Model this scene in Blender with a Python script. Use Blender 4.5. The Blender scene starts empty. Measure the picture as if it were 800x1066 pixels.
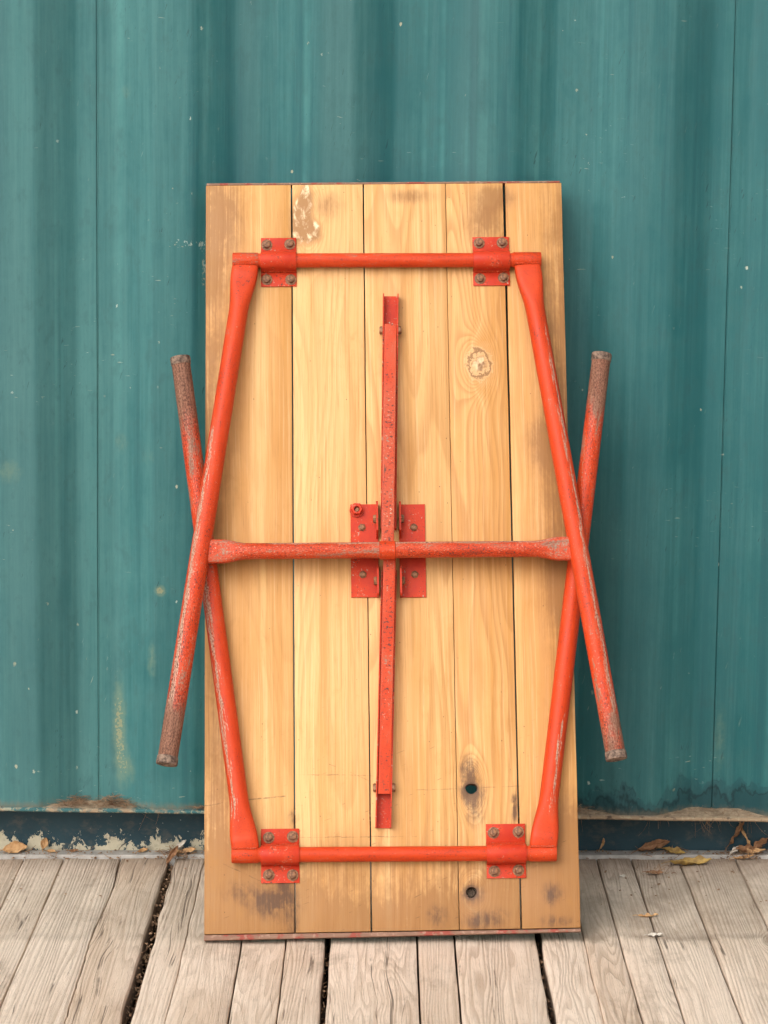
import bpy, bmesh, math, random
from mathutils import Matrix, Vector, noise as mnoise
R = math.radians
random.seed(7)
scene = bpy.context.scene
col = scene.collection

# ------------------------------------------------------------------ camera
def rx(a): return Matrix.Rotation(a, 3, 'X')
def ry(a): return Matrix.Rotation(a, 3, 'Y')
def rz(a): return Matrix.Rotation(a, 3, 'Z')
cd = bpy.data.cameras.new('camera'); cam = bpy.data.objects.new('camera', cd); col.objects.link(cam)
cd.sensor_fit = 'VERTICAL'; cd.sensor_height = 36.0; cd.sensor_width = 27.0
cd.lens = 36.0 * 2863.2 / 1066.0
cd.clip_start = 0.05; cd.clip_end = 500
RC = rz(R(0.434)) @ rx(R(-8.226)) @ ry(R(0.08))
M = Matrix((RC.col[0], RC.col[2], -RC.col[1])).transposed().to_4x4()
M.translation = (0, 0, 1.3072)
cam.matrix_world = M
scene.camera = cam
scene.render.resolution_x = 768; scene.render.resolution_y = 1024

# ------------------------------------------------------------------ sky and sun (bright overcast, light from upper left)
SUN = Vector((-0.48, -0.80, 0.80)).normalized()
world = bpy.data.worlds.new('World'); scene.world = world; world.use_nodes = True
wt = world.node_tree; wt.nodes.clear()
sky = wt.nodes.new('ShaderNodeTexSky'); sky.sky_type = 'NISHITA'; sky.sun_disc = False
sky.sun_elevation = math.asin(SUN.z); sky.sun_rotation = math.atan2(SUN.x, SUN.y)
sky.air_density = 1.0; sky.dust_density = 4.0; sky.ozone_density = 1.0
hs = wt.nodes.new('ShaderNodeHueSaturation'); hs.inputs['Saturation'].default_value = 0.22
bg = wt.nodes.new('ShaderNodeBackground'); bg.inputs['Strength'].default_value = 0.15
wo = wt.nodes.new('ShaderNodeOutputWorld')
wt.links.new(sky.outputs[0], hs.inputs['Color']); wt.links.new(hs.outputs[0], bg.inputs[0]); wt.links.new(bg.outputs[0], wo.inputs[0])
sl = bpy.data.lights.new('sun', 'SUN'); sl.energy = 0.85; sl.angle = R(85); sl.color = (1.0, 0.93, 0.84)
so = bpy.data.objects.new('sun', sl); col.objects.link(so)
so.rotation_euler = (-SUN).to_track_quat('-Z', 'Y').to_euler(); so.location = SUN * 20
vs = scene.view_settings
vs.view_transform = 'Standard'; vs.look = 'None'; vs.gamma = 1; vs.exposure = 0.58
try: vs.use_curve_mapping = False
except Exception: pass

cy = scene.cycles
cy.max_bounces = 4; cy.diffuse_bounces = 2; cy.glossy_bounces = 2; cy.transmission_bounces = 0; cy.caustics_reflective = False; cy.caustics_refractive = False
cy.use_adaptive_sampling = True; cy.adaptive_threshold = 0.04; cy.adaptive_min_samples = 24

# ------------------------------------------------------------------ node helper
class S:
    def __init__(s, t, o): s.t = t; s.o = o
    def __add__(a, b): return a.t.m('ADD', a, b)
    __radd__ = __add__
    def __mul__(a, b): return a.t.m('MULTIPLY', a, b)
    __rmul__ = __mul__
    def __sub__(a, b): return a.t.m('SUBTRACT', a, b)
    def __rsub__(a, b): return a.t.m('SUBTRACT', b, a)
    def __truediv__(a, b): return a.t.m('DIVIDE', a, b)
    def __neg__(a): return a.t.m('MULTIPLY', a, -1.0)
class Mat:
    def __init__(s, name):
        s.mat = bpy.data.materials.new(name); s.mat.use_nodes = True
        s.nt = s.mat.node_tree; s.nt.nodes.clear()
        s.bsdf = s.nt.nodes.new('ShaderNodeBsdfPrincipled'); s.out = s.nt.nodes.new('ShaderNodeOutputMaterial')
        s.nt.links.new(s.bsdf.outputs[0], s.out.inputs[0])
        tc = s.nt.nodes.new('ShaderNodeTexCoord')
        s.obj = S(s, tc.outputs['Object']); s.uv = S(s, tc.outputs['UV'])
    def put(s, sock, v):
        if isinstance(v, S): s.nt.links.new(v.o, sock)
        elif isinstance(v, (tuple, list)) and len(v) == 3 and sock.type == 'RGBA': sock.default_value = (*v, 1)
        else: sock.default_value = v
    def m(s, op, a, b=None, c=None, clamp=False):
        n = s.nt.nodes.new('ShaderNodeMath'); n.operation = op; n.use_clamp = clamp
        s.put(n.inputs[0], a)
        if b is not None: s.put(n.inputs[1], b)
        if c is not None: s.put(n.inputs[2], c)
        return S(s, n.outputs[0])
    def xyz(s, v):
        n = s.nt.nodes.new('ShaderNodeSeparateXYZ'); s.put(n.inputs[0], v); return [S(s, o) for o in n.outputs]
    def vec(s, x, y, z=0.0):
        n = s.nt.nodes.new('ShaderNodeCombineXYZ')
        for i, v in enumerate((x, y, z)): s.put(n.inputs[i], v)
        return S(s, n.outputs[0])
    def noise(s, v, scale=1.0, detail=3.0, rough=0.5, dist=0.0, col=False):
        n = s.nt.nodes.new('ShaderNodeTexNoise'); s.put(n.inputs['Vector'], v)
        n.inputs['Scale'].default_value = scale; n.inputs['Detail'].default_value = detail
        n.inputs['Roughness'].default_value = rough; n.inputs['Distortion'].default_value = dist
        return S(s, n.outputs['Color' if col else 0])
    def voro(s, v, scale=1.0, rnd=1.0):
        n = s.nt.nodes.new('ShaderNodeTexVoronoi'); s.put(n.inputs['Vector'], v)
        n.inputs['Scale'].default_value = scale; n.inputs['Randomness'].default_value = rnd
        return S(s, n.outputs['Distance']), S(s, n.outputs['Color'])
    def st(s, x, a, b, lo=0.0, hi=1.0):
        n = s.nt.nodes.new('ShaderNodeMapRange'); n.interpolation_type = 'SMOOTHSTEP'
        for i, v in enumerate((x, a, b, lo, hi)): s.put(n.inputs[i], v)
        return S(s, n.outputs[0])
    def vm(s, op, a, b=None, c=None):
        n = s.nt.nodes.new('ShaderNodeVectorMath'); n.operation = op
        for i, v in enumerate((a, b, c)):
            if v is not None: s.put(n.inputs[i], v)
        return S(s, n.outputs['Value' if op == 'DOT_PRODUCT' else 0])
    def blobs(s, p, lst):
        """sum of soft spots; p = vector of two coordinates, lst = (x, y, sx, sy, weight)"""
        acc = None
        for x0, y0, sx, sy, k in lst:
            q = s.vm('MULTIPLY_ADD', p, (1 / sx, 1 / sy, 0), (-x0 / sx, -y0 / sy, 0))
            e = s.m('POWER', 0.36788, s.vm('DOT_PRODUCT', q, q))
            acc = e * k if acc is None else s.m('MULTIPLY_ADD', e, k, acc)
        return acc
    def mix(s, f, a, b, mode='MIX'):
        n = s.nt.nodes.new('ShaderNodeMix'); n.data_type = 'RGBA'; n.blend_type = mode; n.clamp_factor = True
        s.put(n.inputs[0], f); s.put(n.inputs[6], a); s.put(n.inputs[7], b); return S(s, n.outputs[2])
    def attr(s, name, typ='OBJECT'):
        n = s.nt.nodes.new('ShaderNodeAttribute'); n.attribute_type = typ; n.attribute_name = name
        return S(s, n.outputs['Fac'])
    def frac(s, x): return s.m('FRACT', x)
    def bump(s, h, strength=0.5, dist=0.001):
        n = s.nt.nodes.new('ShaderNodeBump'); n.inputs['Strength'].default_value = strength; n.inputs['Distance'].default_value = dist
        s.put(n.inputs['Height'], h); s.put(s.bsdf.inputs['Normal'], S(s, n.outputs[0]))
    def done(s, color, rough, metal=0.0, spec=0.5):
        s.put(s.bsdf.inputs['Base Color'], color); s.put(s.bsdf.inputs['Roughness'], rough); s.put(s.bsdf.inputs['Metallic'], metal)
        s.put(s.bsdf.inputs['Specular IOR Level'], spec)
        return s.mat

# ------------------------------------------------------------------ materials
def mat_wall():
    t = Mat('teal_container_paint'); x, y, z = t.xyz(t.obj); p = t.obj; p2 = t.vec(x, z, 0)
    streak = t.noise(t.vec(x * 30.0, 1.7, z * 0.5), 1, 4, 0.62)
    fine = t.noise(t.vec(x * 190.0, 9.2, z * 5.0), 1, 4, 0.7)
    cloud = t.noise(p, 4.5, 5, 0.62, 0.4)
    grime = t.noise(t.vec(x, y, z * 0.5), 46.0, 5, 0.72)
    sep = t.xyz(t.noise(t.vec(x * 8.0, 3.1, z * 0.35), 1, 2, 0.5, 0.0, True))
    left_pale = t.st(x, -0.75, 0.05, 0.15, 0.0)  # wall colour gets paler towards the left
    chalk = t.st(sep[0] * 0.45 + streak * 0.40 + cloud * 0.34 + (fine - .5) * 0.35 + (grime - .5) * .35 + left_pale, 0.46, 0.98)
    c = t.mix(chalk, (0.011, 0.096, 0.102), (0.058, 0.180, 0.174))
    c = t.mix(t.st(sep[1], 0.50, 0.68) * 0.26, c, (0.075, 0.142, 0.142))
    ls = t.st(t.noise(t.vec(x * 46.0, 5.5, z * 0.2), 1, 2, 0.5), 0.57, 0.72) * t.st(cloud, 0.3, 0.6)
    c = t.mix(ls * 0.45, c, (0.075, 0.240, 0.226))
    c = t.mix(t.st(streak, 0.46, 0.30) * 0.35, c, (0.010, 0.066, 0.076))
    c = t.mix(t.st(grime, 0.48, 0.70) * 0.35, c, (0.014, 0.066, 0.070))
    # green and ochre rust blooms
    bl = t.blobs(p2, ((-0.505, 0.24, 0.016, 0.11, .85), (-0.485, 0.16, 0.02, 0.04, .5), (-0.49, 1.34, .016, .02, .5), (-0.265, 1.31, .008, .022, .4), (-0.50, .74, .02, .03, .5), (-0.45, .72, .02, .035, .4), (-.69, .69, .03, .03, .6), (-.445, .36, .012, .05, .6), (-.43, .485, .012, .012, 1.0), (.55, .23, .02, .10, .5), (.50, .2, .01, .06, .35), (-.30, 1.03, .03, .03, .35)))
    bn = t.noise(t.vec(x * 1.6, y, z), 60, 4, 0.7)
    c = t.mix(t.st(bl * (0.2 + bn * 1.2), 0.22, 0.62) * 0.55, c, (0.135, 0.205, 0.140))
    fk = t.noise(p, 210, 3, 0.65)
    c = t.mix(t.st(bl * fk, 0.36, 0.46) * 0.5, c, (0.34, 0.29, 0.14))
    # paint chips and scratches
    d, vc = t.voro(t.vec(x, y, z * 0.7), 40)
    vr = t.xyz(vc)
    dd = d + fk * 0.30 + (bn - .5) * .2
    patch = t.st(t.noise(t.vec(x * 2.3, y, z * 1.2), 4.0, 2, 0.6), 0.46, 0.60)
    chip = t.st(dd, 0.235, 0.20) * t.st(vr[0], 0.50, 0.55) * patch
    low = t.st(z, 0.50, 0.10) * t.st(dd, 0.265, 0.235) * t.st(vr[1], 0.66, 0.70)
    sc = t.noise(t.vec(x * 60.0 + z * 25.0, y, z * 330.0), 1, 2, 0.5, 0.6)
    sc2 = t.noise(t.vec(x * 300.0 - z * 80.0, y, z * 40.0), 1, 2, 0.5, 0.6)
    scr = t.m('MAXIMUM', t.st(sc, 0.70, 0.75) * t.st(cloud, 0.50, 0.60), t.st(sc2, 0.70, 0.76) * t.st(cloud, 0.46, 0.36))
    # scuff of small chips left of the table top, as on the sheet
    sf = t.blobs(p2, ((-0.39, 1.085, .06, .018, .8), (-0.355, 1.03, .012, .07, .75), (-.40, 1.04, .05, .02, .6), (.15, 1.18, .012, .03, .8), (.29, .62, .008, .03, .8), (.29, .95, .015, .04, .6), (.33, 1.34, .03, .01, .6), (-.36, .30, .012, .1, .6), (.36, .42, .02, .1, .5)))
    scuff = t.st(sf * (fk * 1.2 + (bn - .5) * 1.5), 0.56, 0.62)
    chips = t.m('MAXIMUM', t.m('MAXIMUM', chip, low), t.m('MAXIMUM', scr * 0.55, scuff * 0.7))
    c = t.mix(chips * 0.75, c, t.mix(vr[2], (0.46, 0.54, 0.48), (0.40, 0.36, 0.22)))
    dk = t.st(sc2, 0.33, 0.28) * t.st(cloud, 0.48, 0.58)
    c = t.mix(dk * 0.6, c, (0.010, 0.042, 0.048))
    # dried splash-water marks near the bottom right
    wav = t.noise(t.vec(x * 13.0, z * 6.0, 4.0), 1, 4, 0.65) * 0.20 + (bn - 0.5) * 0.02
    right = t.st(x, 0.18, 0.32)
    lvl = z - wav - 0.042
    c = t.mix(t.st(lvl, 0.012, -0.010) * right * 0.50, c, (0.006, 0.042, 0.050))
    e1 = t.st(t.m('ABSOLUTE', lvl + (fk - .5) * 0.008), 0.0045, 0.0) * t.st(grime, .42, .58)
    lv2 = lvl + 0.012 + sep[2] * 0.02
    c = t.mix(t.st(lv2, 0.008, -0.008) * right * 0.5, c, (0.004, 0.030, 0.038))
    e2 = t.st(t.m('ABSOLUTE', lv2 + (bn - .5) * 0.05), 0.010 * t.st(cloud, .35, .6) + 0.001, 0.0)
    c = t.mix(t.m('MAXIMUM', e1 * 0.5, e2 * 0.8) * right * 0.9, c, (0.003, 0.022, 0.028))
    # rust and dust where the sheet meets the rail
    foot = t.st(z + bn * 0.03, 0.128, 0.106)
    c = t.mix(foot * 0.7, c, (0.18, 0.13, 0.08))
    t.bump(grime, 0.10, 0.004)
    return t.done(c, t.st(cloud * 0.6 + grime * 0.4, 0.3, 0.7, 0.42, 0.62), 0, 0.35)

def mat_rail():
    t = Mat('blue_rail_paint'); x, y, z = t.xyz(t.obj)
    n = t.noise(t.vec(x, y, z), 20, 5, 0.6)
    c = t.mix(n, (0.010, 0.034, 0.050), (0.024, 0.066, 0.082))
    # flaking along the foot, mostly on the left
    fl = t.noise(t.vec(x, y * 0.3, z * 0.75), 42, 6, 0.74, 0.3)
    amt = t.st(z, 0.050, 0.004) * 0.22 + (t.noise(t.vec(x, 0, 0), 9, 2) - .5) * 0.25
    pk = t.st(z, 0.078, 0.066)
    flake = t.st(fl + amt, 0.675, 0.69) * pk * t.st(x, 0.25, -0.2)
    c = t.mix(flake, c, t.mix(t.noise(t.vec(x, y, z), 120, 3), (0.46, 0.41, 0.28), (0.62, 0.56, 0.42)))
    d, vc = t.voro(t.vec(x, y, z), 70)
    sp = t.st(d + t.noise(t.vec(x, y, z), 300, 2) * .1, 0.14, 0.11) * t.st(t.xyz(vc)[0], 0.45, 0.5)
    c = t.mix(sp * 0.6, c, (0.34, 0.37, 0.34))
    c = t.mix(t.st(t.noise(t.vec(x, y, z * 1.5), 30, 5, .72), .50, .68) * .45, c, (0.115, 0.105, 0.085))
    # top flange: dirt on it and a rusty, sandy nose
    top = t.st(z, 0.086, 0.092)
    dirt = t.noise(t.vec(x, y, z), 26, 5, 0.65)
    right = t.st(x, 0.15, 0.3)
    tc = t.mix(t.st(dirt + right * 0.30, 0.46, 0.60), (0.030, 0.110, 0.115), (0.30, 0.21, 0.13))
    tc = t.mix(t.st(t.noise(t.vec(x, y, z), 140, 3, .6), 0.52, 0.62) * 0.6, tc, (0.42, 0.36, 0.24))
    tc = t.mix(t.st(t.noise(t.vec(x + 3, y, z), 70, 4, .6), 0.58, 0.66) * 0.8, tc, (0.05, 0.03, 0.02))
    c = t.mix(top, c, tc)
    t.bump(n * 0.4 + dirt * 0.6, 0.5, 0.002)
    return t.done(c, 0.6, 0, 0.35)

def contour_grain(t, p, field, k):
    w = t.frac(field * k)
    return t.st(w, 0.25, 0.85) * t.st(w, 1.0, 0.88)

def mat_plank():
    t = Mat('pale_table_wood'); u, n_, v = t.xyz(t.obj); p2 = t.vec(u, v, 0)
    seed = t.attr('seed'); tone = t.attr('tone'); cath = t.attr('cathedral')
    warp = t.noise(t.vec(u * 5.0, seed * 3.0, v * 1.6), 1, 3, 0.5)
    kn = t.blobs(p2, ((0.4554, 0.941, 0.024, 0.045, 1), (0.429, 0.238, 0.018, 0.035, 1), (0.426, 0.066, 0.018, 0.024, 1), (0.172, 1.20, 0.022, 0.06, 1)))
    field = t.noise(t.vec(u * 7.0 + warp * 0.5, seed * 5.3, v * 0.75), 1, 2, 0.45) + kn * 0.42
    lines = contour_grain(t, None, field, 26.0)
    band = t.noise(t.vec(u * 40.0 + warp * 1.5 + kn * 2.0, seed, v * 0.7), 1, 4, 0.62)
    fib = t.noise(t.vec(u * 300.0 + warp * 6.0, seed, v * 4.0), 1, 4, 0.65)
    pore = t.noise(t.vec(u * 800.0, seed, v * 22.0), 1, 2, 0.5)
    big = t.noise(t.vec(u * 3.0, seed * 2.0, v * 2.2), 1, 4, 0.6)
    c = t.mix(t.st(big * 0.6 + band * 0.5 + tone, 0.32, 0.80), (0.700, 0.412, 0.168), (0.535, 0.258, 0.074))
    c = t.mix(lines * (0.12 + cath * 0.55), c, (0.400, 0.180, 0.050))
    c = t.mix(t.st(band, 0.50, 0.72) * 0.34, c, (0.470, 0.220, 0.046))
    c = t.mix(t.st(band, 0.46, 0.28) * 0.28, c, (0.780, 0.550, 0.250))
    c = t.mix(t.st(fib, 0.51, 0.68) * 0.32, c, (0.350, 0.160, 0.040))
    c = t.mix(t.st(fib, 0.46, 0.32) * 0.22, c, (0.780, 0.580, 0.330))
    c = t.mix(t.st(pore, 0.60, 0.70) * 0.26, c, (0.30, 0.135, 0.035))
    brk = t.noise(t.vec(u * 34.0, seed, v * 14.0), 1, 6, 0.76, 0.6)
    brk2 = t.noise(t.vec(u * 9.0, seed, v * 7.0), 1, 5, 0.70, 0.4)
    bn0 = t.noise(t.vec(u, seed, v * 0.6), 85, 5, 0.62, 0.5)
    # handling dirt: browned edges and corners
    br = t.blobs(p2, ((0.0, 1.0, 0.05, 0.40, .70), (0.606, 0.95, 0.055, 0.33, .9), (0.60, 0.56, 0.045, 0.16, .9), (0.47, 1.19, 0.035, 0.05, .8), (0.495, 1.235, 0.03, 0.02, .7), (0.205, 1.22, 0.03, 0.03, .5), (0.03, 1.19, 0.035, 0.07, .75),
                      (0.07, 0.03, 0.10, 0.075, .95), (0.53, 0.04, 0.14, 0.06, .95), (0.02, 0.2, 0.03, 0.25, .6), (0.59, 0.12, 0.05, 0.1, .8), (0.56, 0.80, 0.03, 0.04, .6), (0.345, 1.235, 0.05, 0.015, .6), (0.30, .02, .2, .03, .7))) + t.st(v, 0.28, 0.0) * 0.55
    c = t.mix(t.st(br * 1.3 * (brk2 * 1.5 + brk * 1.5 + (fib - .5) * 1.6 + (bn0 - .5) * 1.0 - 0.55), 0.06, 1.0) * 0.78, c, (0.250, 0.112, 0.038))
    dk = t.blobs(p2, ((0.425, 0.262, 0.018, 0.028, .9), (0.429, 0.228, 0.022, 0.020, .9), (0.432, 0.195, 0.020, 0.03, .6), (0.426, 0.066, 0.020, 0.018, 1), (0.435, 0.022, 0.026, 0.014, .95), (0.47, 0.03, 0.02, 0.02, .6), (0.110, 0.055, 0.045, 0.030, .9), (0.128, 0.085, 0.012, 0.03, .7), (0.498, 0.205, 0.007, 0.03, 1), (0.556, 0.065, 0.020, 0.020, .8), (0.37, 0.03, 0.02, 0.02, .75), (0.142, 0.19, 0.010, 0.02, .7), (.14, .02, .01, .03, .8), (.56, .02, .03, .012, .7), (.05, .075, .03, .02, .5)))
    c = t.mix(t.st(dk * (brk * 2.0 + bn0 * 2.0 + (fib - .5) * 1.2 - 1.15), 0.10, 0.95) * 0.85, c, (0.085, 0.044, 0.028))
    c = t.mix(t.st(brk * 0.6 + brk2 * 0.55, 0.60, 0.82) * 0.42, c, (0.38, 0.17, 0.04))
    hd = t.vm('MULTIPLY_ADD', p2, (1 / 0.0135, 1 / 0.0125, 0), (-0.429 / 0.0135, -0.2335 / 0.0125, 0)); h2 = t.vm('MULTIPLY_ADD', p2, (1 / 0.0135, 1 / 0.0125, 0), (-0.426 / 0.0135, -0.068 / 0.0125, 0))
    hr = t.m('MINIMUM', t.vm('DOT_PRODUCT', hd, hd), t.vm('DOT_PRODUCT', h2, h2)) + (bn0 - .5) * 1.6
    c = t.mix(t.st(hr, 1.25, 0.35) * 0.75, c, (0.10, 0.055, 0.034))
    # bark inclusion on the second plank
    bk = t.blobs(p2, ((0.162, 1.200, 0.018, 0.036, .85), (0.170, 1.237, 0.010, 0.022, .8), (0.180, 1.172, 0.018, 0.018, .8), (.153, 1.18, .01, .03, .5)))
    bn = bn0
    bkm = t.st(bk + (bn - 0.5) * 0.7, 0.36, 0.62)
    c = t.mix(t.st(bk + (bn - .5) * .5, 0.10, 0.42) * 0.60, c, (0.36, 0.17, 0.055))
    c = t.mix(bkm, c, t.mix(t.st(bn + (brk - .5) * .5, 0.46, 0.72), (0.33, 0.165, 0.060), (0.80, 0.62, 0.38)))
    # knot on the fourth plank
    kp = t.vm('MULTIPLY_ADD', p2, (1 / 0.017, 1 / 0.022, 0), (-0.4554 / 0.017, -0.941 / 0.022, 0))
    kd = t.m('SQRT', t.vm('DOT_PRODUCT', kp, kp)) + (t.noise(t.vec(u, 1.0, v), 75, 4, .65) - 0.5) * 1.7
    c = t.mix(t.st(kd, 1.9, 0.9) * 0.55, c, t.mix(t.frac(kd * 2.2), (0.46, 0.24, 0.09), (0.74, 0.50, 0.27)))
    c = t.mix(t.st(t.m('ABSOLUTE', kd - 1.0), 0.20, 0.02) * 0.75, c, (0.20, 0.095, 0.04))
    c = t.mix(t.st(kd, 0.80, 0.35) * 0.9, c, t.mix(t.st(bn, .40, .60), (0.20, 0.095, 0.04), (0.72, 0.50, 0.29)))
    # scratches and specks, more of them low down
    wob = (brk2 - 0.5) * 0.010
    sc = None
    for a, b, u0, u1, w, k in ((0.262, -0.02, 0.15, 0.29, 0.0010, 0.6), (0.212, 0.10, 0.0, 0.13, 0.0015, 0.6), (0.158, 0.0, 0.15, 0.34, 0.0009, 0.5), (0.36, -0.42, 0.2, 0.28, 0.0009, .5), (0.222, 0.03, 0.34, 0.51, .0009, .5), (0.13, -.45, .03, .1, .0014, .6)):
        f = t.st(t.m('ABSOLUTE', v - u * b - a - wob), w, w * 0.3) * t.m('LESS_THAN', t.m('ABSOLUTE', u - (u0 + u1) / 2), (u1 - u0) / 2) * k
        sc = f if sc is None else t.m('MAXIMUM', sc, f)
    sc = sc * t.st(brk, 0.40, 0.58)
    hs = t.noise(t.vec(u * 40.0 + v * 30.0, seed, v * 420.0 - u * 160.0), 1, 1, 0.5)
    sc = t.m('MAXIMUM', sc, t.st(hs, 0.74, 0.80) * t.st(v + brk2 * 0.5, 0.70, 0.45) * 0.6)
    d, vc = t.voro(t.vec(u, seed, v * 0.8), 85)
    spk = t.st(d + pore * .05, 0.105, 0.075) * t.st(t.xyz(vc)[0] + t.st(v, 0.5, 0.15) * 0.16, 0.80, 0.83)
    c = t.mix(t.m('MAXIMUM', sc, spk * 0.8), c, (0.085, 0.042, 0.02))
    t.bump(fib * 0.7 + pore * 0.4, 0.5, 0.0014)
    return t.done(c, t.st(brk2, 0.3, 0.7, 0.50, 0.66), 0, 0.3)

def mat_strip():
    t = Mat('worn_red_edging'); u, n_, v = t.xyz(t.obj)
    n = t.noise(t.vec(u, n_, v), 24, 5, 0.65)
    c = t.mix(t.noise(t.vec(u * 30, n_, v * 300), 1, 3), (0.15, 0.070, 0.045), (0.30, 0.175, 0.115))
    c = t.mix(t.st(n, 0.50, 0.58) * 0.85, c, (0.27, 0.042, 0.028))
    c = t.mix(t.st(t.noise(t.vec(u, n_, v), 130, 3), 0.58, 0.66) * 0.7, c, (0.36, 0.22, 0.16))
    t.bump(n, 0.3, 0.001)
    return t.done(c, 0.65, 0, 0.3)

PAINT = (0.475, 0.039, 0.007)
def mat_red_tube():
    t = Mat('worn_red_tube_paint'); a, l, _ = t.xyz(t.uv)
    seed = t.attr('seed'); wear = t.attr('wear', 'GEOMETRY')
    sk = t.attr('streak_at'); sw = t.attr('streak_width'); s0 = t.attr('streak_from'); s1 = t.attr('streak_to'); fk = t.attr('flecks'); dull = t.attr('dull')
    scuff = t.noise(t.vec(a * 55, l * 13, seed + 4), 1, 5, 0.65)
    c = t.mix(t.st(scuff, .3, .7), PAINT, (0.555, 0.054, 0.011))
    sn2 = t.noise(t.vec(a * 520, l * 240, seed + 6), 1, 4, 0.66)
    c = t.mix(t.st(sn2, 0.50, 0.70) * 0.42, c, (0.30, 0.024, 0.011))
    dist = (a - sk + (scuff - 0.5) * 0.016) / sw
    streak = t.m('POWER', 0.36788, dist * dist) * t.st(l, s0 - 0.04, s0 + 0.03) * t.st(l, s1 + 0.04, s1 - 0.03)
    sn = t.noise(t.vec(a * 290, l * 22, seed + 1), 1, 5, 0.66)
    # scuffed, chalky paint
    c = t.mix(t.st(scuff + wear * 0.22 + streak * 0.20 + dull * 0.30, 0.58, 0.86) * 0.62, c, (0.40, 0.088, 0.044))
    m1 = t.st(sn * 0.8 + sn2 * 0.2 + streak * 0.225 + wear * 0.10 + fk * 0.02, 0.70, 0.745)
    m2 = t.st(sn2 + wear * 0.20 + fk * 0.05 + (scuff - .5) * 0.50, 0.735, 0.775)
    bare = t.m('MAXIMUM', m1, m2)
    steel = t.mix(t.st(sn2, 0.36, 0.64), (0.170, 0.100, 0.070), (0.52, 0.40, 0.29))
    c = t.mix(bare * 0.72, c, steel)
    m3 = t.st(scuff * 0.62 + sn2 * 0.38 + wear * 0.17 + fk * 0.03, 0.655, 0.685)
    c = t.mix(m3 * 0.70, c, t.mix(t.st(sn, .35, .65), (0.110, 0.062, 0.042), (0.29, 0.195, 0.135)))
    pits = t.st(sn2 - wear * 0.12 - fk * 0.05 + (scuff - .5) * 0.45, 0.335, 0.300)
    c = t.mix(pits * 0.85, c, (0.060, 0.030, 0.022))
    ds = t.st(sn, 0.36, 0.31) * t.st(scuff + wear * .4 + fk * .15, 0.50, 0.66)
    c = t.mix(ds * 0.75, c, (0.095, 0.045, 0.030))
    rust = t.st(wear + (scuff - 0.5) * 0.9, 0.55, 1.0)
    rc = t.mix(t.st(sn2 * 0.6 + sn * 0.4, .38, .62), (0.085, 0.036, 0.022), (0.270, 0.125, 0.078))
    c = t.mix(rust * 0.88, c, rc)
    t.bump(sn2 * (0.35 + rust * 0.6), 0.40, 0.0010)
    return t.done(c, t.m('MAXIMUM', t.m('MAXIMUM', bare * 0.62, rust * 0.75), t.st(scuff, 0.3, 0.7, 0.36, 0.52)), 0, 0.20)

def mat_red_plate():
    t = Mat('red_plate_paint'); x, y, z = t.xyz(t.obj)
    fk = t.attr('flecks'); seed = t.attr('seed')
    q = t.vec(x + seed, y, z)
    big = t.noise(q, 34, 5, 0.65); n2 = t.noise(q, 240, 4, 0.66)
    c = t.mix(t.st(big, .3, .7), (0.440, 0.028, 0.010), (0.530, 0.046, 0.012))
    c = t.mix(t.st(n2, .52, .72) * 0.35, c, (0.32, 0.020, 0.014))
    c = t.mix(t.st(big + fk * .10, .60, .82) * 0.35, c, (0.50, 0.13, 0.080))
    c = t.mix(t.st(n2 + fk * 0.07 + (big - .5) * .4, 0.66, 0.70) * 0.85, c, (0.40, 0.30, 0.22))
    c = t.mix(t.st(n2 - fk * 0.05 - (big - .5) * .4, 0.36, 0.32) * 0.9, c, (0.07, 0.035, 0.025))
    t.bump(big * 0.3 + n2 * 0.3, 0.3, 0.0008)
    return t.done(c, t.st(big, 0.3, 0.7, 0.42, 0.58), 0, 0.20)

def mat_bolt():
    t = Mat('rusty_bolt_steel'); p = t.obj
    n = t.noise(p, 170, 4, 0.65)
    c = t.mix(t.st(n, 0.34, 0.64), (0.105, 0.042, 0.020), (0.300, 0.135, 0.060))
    t.bump(n, 0.4, 0.0006)
    return t.done(c, 0.6, 0, 0.4)

def mat_cap():
    t = Mat('grimy_foot_cap'); p = t.obj
    n = t.noise(p, 120, 5, 0.7)
    c = t.mix(t.st(n, 0.36, 0.64), (0.060, 0.038, 0.030), (0.260, 0.175, 0.125))
    t.bump(n, 0.8, 0.0015)
    return t.done(c, 0.8, 0, 0.3)

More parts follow.
